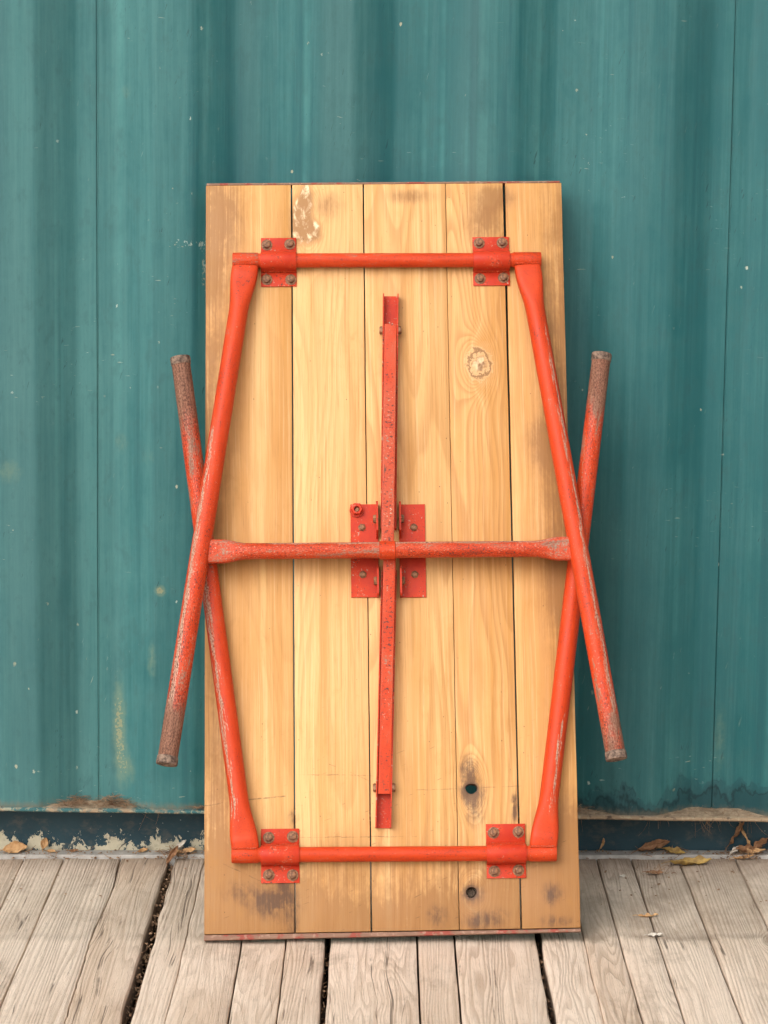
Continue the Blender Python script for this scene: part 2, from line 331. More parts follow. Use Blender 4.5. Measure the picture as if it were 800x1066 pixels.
def mat_deck():
    t = Mat('weathered_deck_wood'); x, y, z = t.xyz(t.obj)
    seed = t.attr('seed'); tone = t.attr('tone'); wav = t.attr('figure')
    wy = t.noise(t.vec(x * 3.0, y * 2.0, seed * 2.7), 1, 3, 0.5)
    field = t.noise(t.vec(x * 9.0 + wy * 0.35 * wav, y * (0.30 + wav * 0.40), seed * 7.1), 1, 3, 0.55) * (0.30 + wav * 0.80) + x * (6.0 - wav * 3.6)
    kd, kc = t.voro(t.vec(x * 1.0, y * 0.42, seed * 3.3), 5.0)
    ksel = t.st(t.xyz(kc)[0], 0.80, 0.84)
    field = field + t.st(kd, 0.16, 0.0) * ksel * 0.12
    big0 = t.noise(t.vec(x * 16.0, y * 1.2, seed + 2), 1, 2, 0.5)
    w = t.frac(field * 29.0)
    lines = t.st(w, 0.30, 0.86) * t.st(w, 1.0, 0.93) * (0.55 + t.st(big0, .35, .65) * .6)
    fib = t.noise(t.vec(x * 330.0 + wy * 4.0, y * 5.0, seed), 1, 6, 0.76)
    fine = t.noise(t.vec(x * 420.0, y * 60.0, seed), 1, 4, 0.75)
    big = t.noise(t.vec(x * 7.0, y * 2.4, seed), 1, 5, 0.65)
    c = t.mix(t.st(big + tone, 0.3, 0.75), (0.800, 0.652, 0.520), (0.640, 0.484, 0.358))
    c = t.mix(lines * 0.38, c, (0.340, 0.228, 0.150))
    c = t.mix(t.st(fib, 0.51, 0.68) * 0.52, c, (0.275, 0.190, 0.128))
    c = t.mix(t.st(fib, 0.46, 0.30) * 0.35, c, (0.700, 0.620, 0.535))
    c = t.mix(t.st(fine, 0.54, 0.70) * 0.32, c, (0.24, 0.165, 0.115))
    c = t.mix(t.st(kd + (fine - .5) * .04, 0.075, 0.05) * ksel * 0.45, c, (0.30, 0.205, 0.135))
    c = t.mix(t.st(t.m('ABSOLUTE', kd - 0.068), 0.006, 0.0) * ksel * 0.5, c, (0.16, 0.105, 0.07))
    # checks: fine splits along the grain
    ck = t.noise(t.vec(x * 45.0 + wy * 2.0, y * 0.7, seed + 5), 1, 3, 0.5)
    chk = t.st(t.m('ABSOLUTE', ck - 0.5), 0.010, 0.003) * t.st(big, 0.50, 0.58)
    c = t.mix(chk * 0.75, c, (0.075, 0.052, 0.038))
    # browner strip close to the container, stronger to the right
    dn = t.noise(t.vec(x * 11, y * 6, 4.0), 1, 6, 0.72, 0.3)
    ed = y + (dn - 0.5) * 0.10
    zone = t.st(ed, 4.235, 4.30) * (0.50 + t.st(x, -0.6, 0.5) * 0.5)
    c = t.mix(zone * t.st(dn, 0.22, 0.72) * 0.54, c, (0.215, 0.150, 0.100))
    dl = t.st(t.m('ABSOLUTE', ed - 4.275), 0.024, 0.0) * (0.3 + t.st(x, -0.2, 0.5) * 0.7)
    c = t.mix(dl * 0.42 * t.st(dn, 0.2, 0.6), c, (0.175, 0.120, 0.080))
    c = t.mix(t.st(ed, 4.60, 4.75) * 0.30, c, (0.19, 0.130, 0.085))
    st = t.st(t.noise(t.vec(x * 9 + 7, y * 4.2, 9), 1, 6, 0.72, 0.3), 0.52, 0.70)
    c = t.mix(st * 0.42, c, (0.27, 0.19, 0.13))
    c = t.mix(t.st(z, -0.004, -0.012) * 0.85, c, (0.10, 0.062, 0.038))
    t.bump(fib * 0.9 + fine * 0.6 - lines * 0.30, 0.9, 0.0030)
    return t.done(c, 0.82, 0, 0.2)

def mat_simple(name, c1, c2, scale, rough, detail=4, bump=0.4, spec=0.3, stretch=(1, 1, 1)):
    t = Mat(name); x, y, z = t.xyz(t.obj)
    n = t.noise(t.vec(x * stretch[0], y * stretch[1], z * stretch[2]), scale, detail, 0.65)
    t.bump(n, bump, 0.002)
    return t.done(t.mix(t.st(n, 0.3, 0.7), c1, c2), rough, 0, spec)

MW = mat_wall(); MR = mat_rail(); MP = mat_plank(); MS = mat_strip(); MT = mat_red_tube(); MB = mat_red_plate()
MBO = mat_bolt(); MC = mat_cap(); MD = mat_deck()
MG = mat_simple('bare_earth', (0.11, 0.08, 0.055), (0.20, 0.155, 0.11), 5, 0.95)
MJ = mat_simple('dark_joist_wood', (0.06, 0.04, 0.028), (0.12, 0.085, 0.06), 30, 0.9)
MM = mat_simple('dull_zinc_strip', (0.34, 0.315, 0.285), (0.52, 0.49, 0.45), 45, 0.6, 5)
MDU = mat_simple('sandy_dust', (0.17, 0.12, 0.075), (0.36, 0.27, 0.18), 70, 0.95, 6, 0.8)
MLI = mat_simple('dry_needle_litter', (0.13, 0.065, 0.035), (0.42, 0.27, 0.16), 60, 0.9)
MLT = mat_simple('tan_dry_leaf', (0.42, 0.22, 0.09), (0.60, 0.38, 0.19), 90, 0.7)
MLB = mat_simple('brown_dry_leaf', (0.20, 0.095, 0.045), (0.38, 0.20, 0.10), 90, 0.7)
MLY = mat_simple('yellow_dry_leaf', (0.24, 0.145, 0.05), (0.50, 0.33, 0.095), 70, 0.65)
MLW = mat_simple('bleached_leaf', (0.50, 0.44, 0.36), (0.68, 0.62, 0.54), 90, 0.7)

# ------------------------------------------------------------------ mesh helpers
def link(name, bm, mat, parent=None, smooth=None):
    me = bpy.data.meshes.new(name); bm.normal_update(); bm.to_mesh(me); bm.free()
    me.materials.append(mat)
    if smooth is not None:
        for p in me.polygons: p.use_smooth = True
        if smooth < 180: me.set_sharp_from_angle(angle=R(smooth))
    o = bpy.data.objects.new(name, me); col.objects.link(o)
    if parent: o.parent = parent
    return o
def tag(o, label=None, cat=None, group=None, kind=None):
    if label: o['label'] = label
    if cat: o['category'] = cat
    if group: o['group'] = group
    if kind: o['kind'] = kind
    return o
def empty(name, label, cat):
    o = bpy.data.objects.new(name, None); o.empty_display_size = 0.1; col.objects.link(o); return tag(o, label, cat)
def box(bm, x0, x1, y0, y1, z0, z1):
    v = [bm.verts.new((x, y, z)) for z in (z0, z1) for x, y in ((x0, y0), (x1, y0), (x1, y1), (x0, y1))]
    for f in ((3, 2, 1, 0), (4, 5, 6, 7), (0, 1, 5, 4), (1, 2, 6, 5), (2, 3, 7, 6), (3, 0, 4, 7)):
        bm.faces.new([v[i] for i in f])
    return v
def props(o, **k):
    for a, b in k.items(): o[a] = float(b)
    return o
def noise1(x, s=0.0): return mnoise.noise(Vector((x, s * 7.13 + 0.5, s * 3.7)))

# ------------------------------------------------------------------ setting: ground, deck
bm = bmesh.new()
v = [bm.verts.new(p) for p in ((-40, -40, -0.22), (40, -40, -0.22), (40, 40, -0.22), (-40, 40, -0.22))]
bm.faces.new(v)
tag(link('ground', bm, MG), 'bare dark earth below the wooden deck', 'ground', kind='structure')
bm = bmesh.new()
for yy in (4.60, 4.05, 3.45, 2.85, 2.25, 1.65, 1.05, .45, -.15, -.7): box(bm, -2.6, 2.6, yy - 0.03, yy + 0.03, -0.219, -0.052)
deck = tag(link('deck', bm, MJ), 'weathered grey wooden deck in front of the container', 'deck', kind='structure')

# board joints: (x at the back, gap, waviness, gap growth towards the viewer)
JO = [(-2.30, .004, .0005, 0), (-2.08, .004, .0005, 0), (-1.86, .010, .001, 0), (-1.66, .003, .0005, 0), (-1.42, .004, .0005, 0), (-1.20, .003, .0005, 0), (-0.98, .010, .001, 0), (-0.80, .003, .0005, 0),
      (-0.676, .0022, .0008, 0), (-0.605, .0032, .0008, 0), (-0.503, .0024, .008, 0), (-0.414, .013, .0016, .006), (-0.354, .0014, .003, 0), (-0.264, .0030, .0008, 0), (-0.193, .0024, .0012, 0),
      (-0.127, .0085, .001, .001), (0.016, .0030, .0006, 0), (0.076, .0032, .0006, 0), (0.211, .0080, .0015, .0015), (0.283, .0012, .002, 0), (0.340, .0026, .0012, 0), (0.401, .0034, .0010, 0),
      (0.485, .0034, .0008, 0), (0.586, .0028, .0010, 0), (0.70, .003, .0005, 0), (0.84, .009, .001, 0), (1.02, .003, .0005, 0), (1.22, .003, .0005, 0), (1.44, .009, .001, 0), (1.66, .003, .0005, 0), (1.88, .003, .0005, 0), (2.10, .004, .0005, 0), (2.30, .004, .0005, 0)]
YB, YF = 4.742, -0.9
SHEAR = math.tan(R(0.42))
def ys():
    out = [YB]; y = YB
    while y > 3.5: y -= 0.022; out.append(y)
    while y > YF: y -= 0.25; out.append(max(y, YF))
    return out
YS = ys()
def joint(i, y, side):
    x, g, w, gr = JO[i]
    d = YB - y
    c = x + d * SHEAR + w * noise1(y * (3.6 if w > .005 else 9.0), i) + 0.2 * w * noise1(y * 31.0, i + .3)
    h = 0.5 * (g + gr * min(d, 1.2)) * (1 + 0.35 * noise1(y * 14.0, i + 50))
    return c + side * h
for i in range(len(JO) - 1):
    bm = bmesh.new(); rows = []
    dz = random.uniform(-0.0012, 0.0012); tilt = random.uniform(-0.0009, 0.0009)
    wide = lambda k: 0.005 if JO[k][1] > .006 else 0.0014
    bl, br_ = wide(i), wide(i + 1)
    for y in YS:
        a = joint(i, y, 1); b = joint(i + 1, y, -1); w = b - a
        za = dz - tilt + 0.0006 * noise1(y * 3, i); zb = dz + tilt + 0.0006 * noise1(y * 3, i + 9)
        pr = [(a, -0.045), (a, za - bl), (a + bl * .35, za - bl * .3), (a + bl, za)]
        for q in (0.2, 0.4, 0.6, 0.8):
            pr.append((a + bl + (w - bl - br_) * q, za + (zb - za) * q - 0.0010 * 4 * q * (1 - q) * (1 if i % 2 else -0.6)))
        pr += [(b - br_, zb), (b - br_ * .35, zb - br_ * .3), (b, zb - br_), (b, -0.045)]
        rows.append([bm.verts.new((px, y, pz)) for px, pz in pr])
    for r0, r1 in zip(rows, rows[1:]):
        for k in range(len(r0) - 1): bm.faces.new((r0[k], r1[k], r1[k + 1], r0[k + 1]))
    bm.faces.new(rows[0]); bm.faces.new(list(reversed(rows[-1])))
    bmesh.ops.recalc_face_normals(bm, faces=bm.faces)
    o = link('deck_board', bm, MD, deck, 35)
    props(o, seed=i * 1.37 + 0.21, tone=random.uniform(-0.16, 0.14), figure=random.choice((.12, .25, .4, .6, .8, 1.0)))
bm = bmesh.new()
N = 60
rows = []
for k in range(N + 1):
    x = -2.2 + 4.4 * k / N; z = 0.006 + 0.0012 * noise1(x * 7, 3); y0 = 4.7445 + 0.002 * noise1(x * 5, 8)
    rows.append([bm.verts.new(p) for p in ((x, y0, -0.02), (x, y0, z - 0.001), (x, y0 + 0.001, z), (x, 4.7725, z + .001), (x, 4.7725, -.02))])
for a, b in zip(rows, rows[1:]):
    for k in range(4): bm.faces.new((a[k], b[k], b[k + 1], a[k + 1]))
bmesh.ops.recalc_face_normals(bm, faces=bm.faces)
link('edge_strip', bm, MM, deck, 40)

# ------------------------------------------------------------------ shipping container
WY = 4.692
cont = empty('shipping_container', 'teal painted corrugated steel shipping container behind the table', 'container')
cont.location = (0, WY, 0); cont.rotation_euler = (0, R(0.78), 0)
P = 0.27025; X0 = -0.542; DEP = 0.034; ZB, ZT = 0.0975, 2.32
def corr(x):                                        # depth of the sheet behind the ridge plane
    f = ((x - X0) / P) % 1.0; f = min(f, 1 - f)     # 0 = middle of a trough
    if f < 0.125: return DEP
    if f < 0.375: return DEP * (0.375 - f) / 0.25
    return 0.0
_flat = corr
def corr(x): return sum(_flat(x + P * 0.008 * k) for k in range(-3, 4)) / 7.0   # rounded bends
def sheet(xa, xb):
    bm = bmesh.new(); xs = []
    k = 0
    brk = sorted({0, .5} | {b + .009 * q for b in (.125, .375, .625, .875) for q in (-3, -2, -1, 0, 1, 2, 3)})
    n = int(round((xb - xa) / P))
    for c in range(n):
        for b in brk: xs.append(xa + (c + b) * P)
    xs.append(xb)
    xs[0] += 0.0007; xs[-1] -= 0.0007
    zs = [ZB + (ZT - ZB) * j / 40 for j in range(41)]
    g = [[bm.verts.new((x, corr(x) + 0.0012 * mnoise.noise(Vector((x * 5, z * 3, 1.0))), z)) for z in zs] for x in xs]
    for a, b in zip(g, g[1:]):
        for j in range(40): bm.faces.new((a[j], b[j], b[j + 1], a[j + 1]))
    return bm
for k in range(-2, 3):
    xa = X0 + 4 * P * k
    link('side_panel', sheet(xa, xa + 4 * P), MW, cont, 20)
for k in range(-1, 3):                              # welded lap behind each butt joint, and its bead
    xa = X0 + 4 * P * k
    bm = bmesh.new(); box(bm, xa - 0.012, xa + 0.012, DEP + 0.0035, DEP + 0.008, ZB, ZT)
    link('lap_strip', bm, MW, cont)
    bm = bmesh.new(); rows = []
    for j in range(140):
        z = ZB + (ZT - ZB) * j / 139; s = 0.0009 * noise1(z * 4, k); y = DEP + 0.0012 * mnoise.noise(Vector((xa * 5, z * 3, 1.0)))
        rows.append([bm.verts.new((xa + s + 0.0018 + q * 0.0011, y - hh * (1 + .3 * noise1(z * 60, k + 2)), z)) for q, hh in ((-1, -.0005), (-.5, .0008), (.5, .0008), (1, -.0005))])
    for a, b in zip(rows, rows[1:]):
        for q in range(3): bm.faces.new((a[q], a[q + 1], b[q + 1], b[q]))
    link('weld_seam', bm, MW, cont, 60)
XA, XB = X0 - 8 * P, X0 + 12 * P
bm = bmesh.new(); rows = []
prof = [(0.084, -0.06), (0.083, 0.085), (0.000, 0.0895), (-0.0065, 0.0905), (-0.0085, 0.0925), (-0.0085, 0.0955), (-0.0065, 0.0972), (0.045, 0.0975), (0.10, 0.0975)]
for k in range(321):
    x = XA + (XB - XA) * k / 320
    dz = 0.0010 * noise1(x * 9, 2); dy = 0.0016 * noise1(x * 13, 5)
    rows.append([bm.verts.new((x, y + (dy if y < 0.04 else 0), z + (dz if z > .06 and y < .05 else 0))) for y, z in prof])
for a, b in zip(rows, rows[1:]):
    for q in range(len(prof) - 1): bm.faces.new((a[q], a[q + 1], b[q + 1], b[q]))
bmesh.ops.recalc_face_normals(bm, faces=bm.faces)
link('bottom_rail', bm, MR, cont, 40)
bm = bmesh.new(); box(bm, XA, XB, -0.02, 0.06, ZT, ZT + 0.10); link('top_rail', bm, MW, cont)
bm = bmesh.new(); box(bm, XA, XB, 0.06, 2.40, ZT + 0.05, ZT + 0.09); link('roof', bm, MW, cont)
for xa, xb in ((XA - 0.14, XA), (XB, XB + 0.14)):
    bm = bmesh.new(); box(bm, xa, xb, -0.03, 0.15, -0.05, ZT + 0.10); link('corner_post', bm, MW, cont)
    bm = bmesh.new(); box(bm, (xa + xb) / 2 - .02, (xa + xb) / 2 + .02, 0.15, 2.40, -0.05, ZT + 0.09); link('end_wall', bm, MW, cont)

# ------------------------------------------------------------------ folding table
table = empty('folding_table', 'old folding table leaning upright, pale plank underside and worn red steel legs', 'table')
RT = Matrix(((0.99978877, -0.01528612, -0.01373868), (0.01911356, 0.93726348, 0.34809746), (0.0075557, -0.34828653, 0.93735767)))
TM = RT.to_4x4(); TM.translation = (-0.31844, 4.22879, 0.0105)
table.matrix_world = TM
def L(u, v, n): return Vector((u / 1000.0, -n / 1000.0, v / 1000.0))    # millimetres on the table: across, up, out

TH = 20.0
edges_top = [0.9, 145.3, 266.1, 404.8, 503.6, 600.6]; edges_bot = [-0.4, 144.2, 265.7, 405.6, 504.3, 598.9]
gap_top = [0, 2.6, 2.4, 0.9, 4.4, 0]; gap_bot = [0, 2.0, 2.6, 1.2, 2.8, 0]; gap_mid = [0, 2.2, 0.3, 0.6, 1.8, 0]
tones = [0.08, -0.06, 0.00, 0.05, 0.12]; caths = [0.10, 0.22, 0.55, 0.85, 0.25]
def pl_edge(k, v, side):
    f = v / 1257.0
    g = gap_bot[k] * (1 - f) ** 2 + gap_mid[k] * 2 * f * (1 - f) + gap_top[k] * f * f
    return edges_bot[k] * (1 - f) + edges_top[k] * f + side * g / 2 + 0.35 * noise1(v * 0.02, k)
def vbot(u): return 6.3 + 3.4 * u / 600.0 + 0.5
def vtop(u): return 1257.0 - 0.8 * u / 600.0
for k in range(5):
    bm = bmesh.new(); n0 = [0, 0.5, 0.1, 0.35, -0.2][k]
    loop = []
    ua, ub = pl_edge(k, 0, 1), pl_edge(k + 1, 0, -1)
    NV = 26
    for j in range(NV + 1):
        vv = vbot(ub) + (vtop(ub) - vbot(ub)) * j / NV; loop.append((pl_edge(k + 1, vv, -1), vv))
    for j in range(NV + 1):
        vv = vtop(ua) + (vbot(ua) - vtop(ua)) * j / NV; loop.append((pl_edge(k, vv, 1), vv))
    outer = [bm.verts.new(L(u, v, n0)) for u, v in loop]
    ed = [bm.edges.new((outer[i], outer[(i + 1) % len(outer)])) for i in range(len(outer))]
    if k == 3:
        for hu, hv, hr in ((429.1, 233.8, 8.6), (425.9, 68.0, 8.2)):
            hole = []
            for i in range(28):
                a = 2 * math.pi * i / 28; r = hr * (1 + 0.06 * math.sin(2 * a + hv) + 0.04 * math.sin(3 * a))
                hole.append(bm.verts.new(L(hu + r * 1.05 * math.cos(a), hv + r * math.sin(a), n0)))
            ed += [bm.edges.new((hole[i], hole[(i + 1) % 28])) for i in range(28)]
    bmesh.ops.triangle_fill(bm, use_beauty=True, use_dissolve=False, edges=ed)
    front = list(bm.faces)
    ext = bmesh.ops.extrude_face_region(bm, geom=front)
    ev = [e for e in ext['geom'] if isinstance(e, bmesh.types.BMVert)]
    bmesh.ops.translate(bm, verts=ev, vec=(0, TH / 1000, 0))
    bmesh.ops.recalc_face_normals(bm, faces=bm.faces)
    yf = L(0, 0, n0).y
    rim = [e for e in bm.edges if len(e.link_faces) == 2 and abs(e.verts[0].co.y - yf) < 1e-6 and abs(e.verts[1].co.y - yf) < 1e-6 and e.calc_face_angle(0) > 1]
    bmesh.ops.bevel(bm, geom=rim, offset=0.0008, segments=2, affect='EDGES', profile=0.5)
    o = link('plank', bm, MP, table, 50)
    props(o, seed=k * 2.3 + 1.1, tone=tones[k], cathedral=caths[k])
    if k == 3:                                       # loose dead knot still sitting deep in the lower hole
        bm = bmesh.new(); pr = []
        for r, n in ((8.1, -15.0), (8.0, -11.6), (5.5, -9.8), (2.5, -11.0)):
            pr.append([bm.verts.new(L(425.9 + r * math.cos(2 * math.pi * i / 20) * (1 + .05 * math.sin(3 * i)), 68.0 + r * math.sin(2 * math.pi * i / 20), n + 0.7 * math.sin(i * 2.1))) for i in range(20)])
        for a, b in zip(pr, pr[1:]):
            for i in range(20): bm.faces.new((a[i], a[(i + 1) % 20], b[(i + 1) % 20], b[i]))
        bm.faces.new(pr[-1]); bmesh.ops.recalc_face_normals(bm, faces=bm.faces)
        link('dead_knot', bm, MJ, o, 40)
def strip(vl0, vr0, vl1, vr1, ua, ub, nf):
    bm = bmesh.new(); rows = []
    for j in range(41):
        f = j / 40; u = ua + (ub - ua) * f; w = 0.35 * noise1(j * .5, vl0)
        a = vl0 + (vr0 - vl0) * f + w; b = vl1 + (vr1 - vl1) * f + w * .5
        nn = nf + 0.5 * noise1(j * .35, vl0 + 5)
        rows.append([bm.verts.new(L(u, v, n)) for v, n in ((a, -TH), (a, nn - 0.8), (a + .7, nn), (b - .7, nn), (b, nn - .8), (b, -TH))])
    for a, b in zip(rows, rows[1:]):
        for q in range(6): bm.faces.new((a[q], a[(q + 1) % 6], b[(q + 1) % 6], b[q]))
    bm.faces.new(rows[0]); bm.faces.new(list(reversed(rows[-1])))
    bmesh.ops.recalc_face_normals(bm, faces=bm.faces)
    return link('edge_strip', bm, MS, table, 40)
strip(-3.2, 3.7, 5.6, 8.6, -0.8, 598.8, -0.6)
strip(1257.6, 1256.8, 1261.6, 1260.2, 2.0, 598.2, -1.2)

def loft(name, sects, e1, parent, seg=36, caps=True, mat=None, wear=None, **pr):
    """sects: (centre, half width along e1, half width across, squareness); UV = (arc, length) in metres"""
    bm = bmesh.new(); uvl = bm.loops.layers.uv.new('UVMap'); wl = bm.verts.layers.float.new('wear')
    n = len(sects); rings = []; ln = [0.0]
    for i in range(1, n): ln.append(ln[-1] + (sects[i][0] - sects[i - 1][0]).length)
    for i, (c, ra, rb, sq) in enumerate(sects):
        d = (sects[min(i + 1, n - 1)][0] - sects[max(i - 1, 0)][0]).normalized()
        a = (e1 - d * e1.dot(d)).normalized(); b = a.cross(d)       # b points out of or into the table
        if b.y > 0: b = -b
        ring = []
        for k in range(seg):
            th = -math.pi / 2 + 2 * math.pi * k / seg
            cs, sn = math.cos(th), math.sin(th)
            p = 2.0 / (2.0 + sq)
            x = math.copysign(abs(cs) ** p, cs) * ra / 1000; y = math.copysign(abs(sn) ** p, sn) * rb / 1000
            dent = 1 + 0.010 * mnoise.noise(Vector((cs * 1.3, sn * 1.3, ln[i] * 14 + pr.get('seed', 0) * 5)))
            vt = bm.verts.new(c + (a * x + b * y) * dent); vt[wl] = wear(ln[i], ln[-1]) if wear else 0.0
            ring.append(vt)
        rings.append(ring)
    for i in range(n - 1):
        for k in range(seg):
            k2 = (k + 1) % seg
            f = bm.faces.new((rings[i][k], rings[i][k2], rings[i + 1][k2], rings[i + 1][k]))
            r = 0.0165
            for lp, (ii, kk) in zip(f.loops, ((i, k), (i, k + 1), (i + 1, k + 1), (i + 1, k))):
                lp[uvl].uv = ((0.5 - kk / seg) * 2 * math.pi * r, ln[ii])
    if caps:
        for ring in (rings[0], rings[-1]): bm.faces.new(ring)
    bmesh.ops.recalc_face_normals(bm, faces=bm.faces)
    o = link(name, bm, mat or MT, parent, 42)
    base = dict(seed=0, streak_at=0, streak_width=0.006, streak_from=9.0, streak_to=9.1, flecks=0.3, dull=0.0)
    base.update(pr)
    return props(o, **base)
def sm(x, a, b):
    t = min(max((x - a) / (b - a), 0), 1); return t * t * (3 - 2 * t)
EU = Vector((1, 0, 0)); EV = Vector((0, 0, 1))

def leg(u0, v0, n0, u1, v1, n1, rr, wearf, **pr):
    A, B = L(u0, v0, n0), L(u1, v1, n1); ln = (B - A).length * 1000
    ds = [0, 2, 5, 8, 11, 14, 17, 20, 24, 29, 36, 44, 54, 66, 80, 95, 112, 130]; d = 160
    while d < ln - 20: ds.append(d); d += 30
    ds += [ln - 8, ln]
    sec = []
    for d in ds:
        f = sm(d, 16, 82); ra = 22.2 * (1 - f) + rr * f; rb = 9.5 * (1 - sm(d, 14, 80)) + rr * sm(d, 14, 80)
        rb += 1.3 * math.exp(-((d - 15) / 5.0) ** 2)
        if d < 6: rb *= 0.80 + 0.2 * d / 6; ra *= 0.97 + 0.03 * d / 6
        sec.append((A.lerp(B, d / ln), ra, rb, 1.6 * (1 - sm(d, 20, 85))))
    o = loft('leg', sec, EU, table, wear=wearf, **pr)
    # foot cap: a grimy crimped ferrule over the tube end
    D = (B - A).normalized(); cs = []
    for q, r in ((-11, rr + 0.25), (-10, rr + 1.0), (-5, rr + 1.3), (0, rr + 1.5), (2.2, rr + 0.9), (3.0, rr - 2.0), (2.6, rr - 6), (2.0, 2.0)):
        cs.append((B + D * q / 1000, r, r, 0.0))
    loft('foot_cap', cs, EU, o, mat=MC, seed=pr.get('seed', 0) + .5)
    return o
def wearleg(k, s=0.35, base=0.1):
    return lambda l, t: base * sm(l, .02, .3) + 0.42 * sm(l, t * 0.30, t * 0.8) * k + s * sm(l, t - 0.17, t - 0.01) * 1.45
# upper frame (hinged at the top, lies over the other one)
leg(68.3, 1111, 16.5, -55.6, 271.0, 78, 15.9, wearleg(1.0, .42), seed=1.0, streak_at=-0.011, streak_width=0.007, streak_from=0.28, streak_to=0.80, flecks=.75)
leg(538.3, 1107, 16.5, 656.8, 271.0, 78, 15.9, wearleg(.6, .36), seed=2.0, streak_at=0.010, streak_width=0.0055, streak_from=0.12, streak_to=0.78, flecks=.5)
# lower frame (hinged at the bottom, flat against the planks)
leg(66.3, 138, 16.5, -40.2, 950.0, 19, 15.4, wearleg(1.3, .50), seed=3.0, streak_at=-0.010, streak_width=0.0085, streak_from=0.05, streak_to=0.50, flecks=.6)
leg(541.2, 137, 16.5, 658.2, 949.0, 19, 15.4, wearleg(1.0, .42), seed=4.0, streak_at=0.006, streak_width=0.006, streak_from=0.05, streak_to=0.22, flecks=.55)

def rod(u0, v0, u1, v1, n, r, seed, wear):
    sec = []
    for j in range(41):
        f = j / 40; rr = r * (0.93 if j in (0, 40) else 1)
        sec.append((L(u0 + (u1 - u0) * f, v0 + (v1 - v0) * f, n), rr, rr, 0))
    sec.insert(1, (sec[0][0].lerp(sec[1][0], .06), r, r, 0)); sec.insert(-1, (sec[-1][0].lerp(sec[-2][0], .06), r, r, 0))
    return loft('hinge_rod', sec, EV, table, wear=lambda l, t: wear, seed=seed, flecks=.55)
rod(47.3, 1120.2, 561.1, 1116.1, 14, 12.0, 5.0, .28)
rod(44.9, 130.8, 561.5, 127.7, 14, 12.1, 6.0, .22)

def crossbar(u0, v0, u1, v1, n, r, seed, flat, wear, **pr):
    sec = []; ln = u1 - u0
    ds = [0, 3, 8, 16, 24, 30, 36, 42, 50, 60, 72, 86]; d = 110
    half = ds + [d + 20 * k for k in range(int((ln / 2 - d) / 20))]
    allp = half + [ln / 2] + [ln - q for q in reversed(half)]
    for d in allp:
        e = min(d, ln - d); f = sm(e, 24, 66)
        ra = flat * (1 - f) + r * f; rb = 7.5 * (1 - f) + r * f
        sec.append((L(u0 + d, v0 + (v1 - v0) * d / ln, n), ra, rb, 2.2 * (1 - sm(e, 20, 55))))
    return loft('crossbar', sec, EV, table, wear=lambda l, t: wear, seed=seed, **pr)
crossbar(6, 617.2, 602, 615.6, 52, 13.2, 7.0, 19.5, .46, flecks=1.0, streak_at=0.015, streak_width=0.004, streak_from=0.10, streak_to=.56, dull=.25)
crossbar(8, 623.5, 604, 622.5, 17, 12.2, 8.0, 17, .15, flecks=.5)
# crimped collar where the brace grips the upper crossbar
sec = [(L(298.5 + d, 616.4, 52), r, r, 0) for d, r in ((-13.5, 13.3), (-12.6, 15.0), (-6, 15.4), (0, 15.1), (6, 15.4), (12.0, 15.0), (13.2, 13.3))]
loft('brace_collar', sec, EV, table, wear=lambda l, t: .3, seed=9.0, flecks=1.0)

# sleeves at the rod ends, welded to the flattened leg heads
for ua, ub, va, vb in ((46.4, 89.5, 1120.2, 1119.8), (515.0, 562.0, 1116.5, 1116.1), (44.0, 86.5, 130.8, 130.5), (519.0, 562.4, 128.0, 127.7)):
    sec = [(L(ua + (ub - ua) * f, va + (vb - va) * f, 14), r, r, 0) for f, r in ((0, 12.3), (.02, 13.2), (.3, 13.4), (.6, 13.3), (.97, 13.3), (1, 12.3))]
    slv = loft('hinge_sleeve', sec, EV, table, wear=lambda l, t: .25, seed=ua, flecks=.7)
    sg = -1 if va > 600 else 1; sec = []
    for j in range(27):                              # lumpy weld between sleeve and leg head
        f = j / 26; k = 1 + 0.3 * math.sin(j * 2.2) + 0.3 * noise1(j * .8, ua)
        sec.append((L(ua + 1.5 + (ub - ua - 5) * f, va + sg * (9.4 + .8 * noise1(j * .4, ua + 2)), 24.6), 1.6 * k, 1.9 * k, 0))
    loft('weld_bead', sec, EV, slv, seg=8, wear=lambda l, t: .3, seed=ua + 3, flecks=1.0, dull=.3)

# hex bolt prototype and copies
def bolt_mesh(r, h, dome, washer):
    bm = bmesh.new(); rings = []
    if washer:
        for rr, yy in ((r * 1.42, 0.0), (r * 1.42, -0.8), (r * 1.3, -1.2)):
            rings.append([bm.verts.new((rr * math.cos(2 * math.pi * i / 24) / 1000, yy / 1000, rr * math.sin(2 * math.pi * i / 24) / 1000)) for i in range(24)])
    def hexr(th, r): 
        s = math.pi / 3; a = (th % s) - s / 2
        return r * math.cos(s / 2) / math.cos(a)
    base = -1.2 if washer else 0
    for q, yy in ((1.0, base), (1.0, base - h * .72), (.90, base - h), (.55, base - h - dome), (.18, base - h - dome * 1.15)):
        rings.append([bm.verts.new(((hexr(2 * math.pi * i / 24, r) * (1 if q > .95 else 0) + r * q * .9 * (0 if q > .95 else 1)) * math.cos(2 * math.pi * i / 24) / 1000, yy / 1000,
                                    (hexr(2 * math.pi * i / 24, r) * (1 if q > .95 else 0) + r * q * .9 * (0 if q > .95 else 1)) * math.sin(2 * math.pi * i / 24) / 1000)) for i in range(24)])
    for a, b in zip(rings, rings[1:]):
        for i in range(24): bm.faces.new((a[i], a[(i + 1) % 24], b[(i + 1) % 24], b[i]))
    bm.faces.new(rings[-1]); bmesh.ops.recalc_face_normals(bm, faces=bm.faces)
    me = bpy.data.meshes.new('bolt'); bm.to_mesh(me); bm.free(); me.materials.append(MBO)
    for p in me.polygons: p.use_smooth = True
    me.set_sharp_from_angle(angle=R(28))
    return me
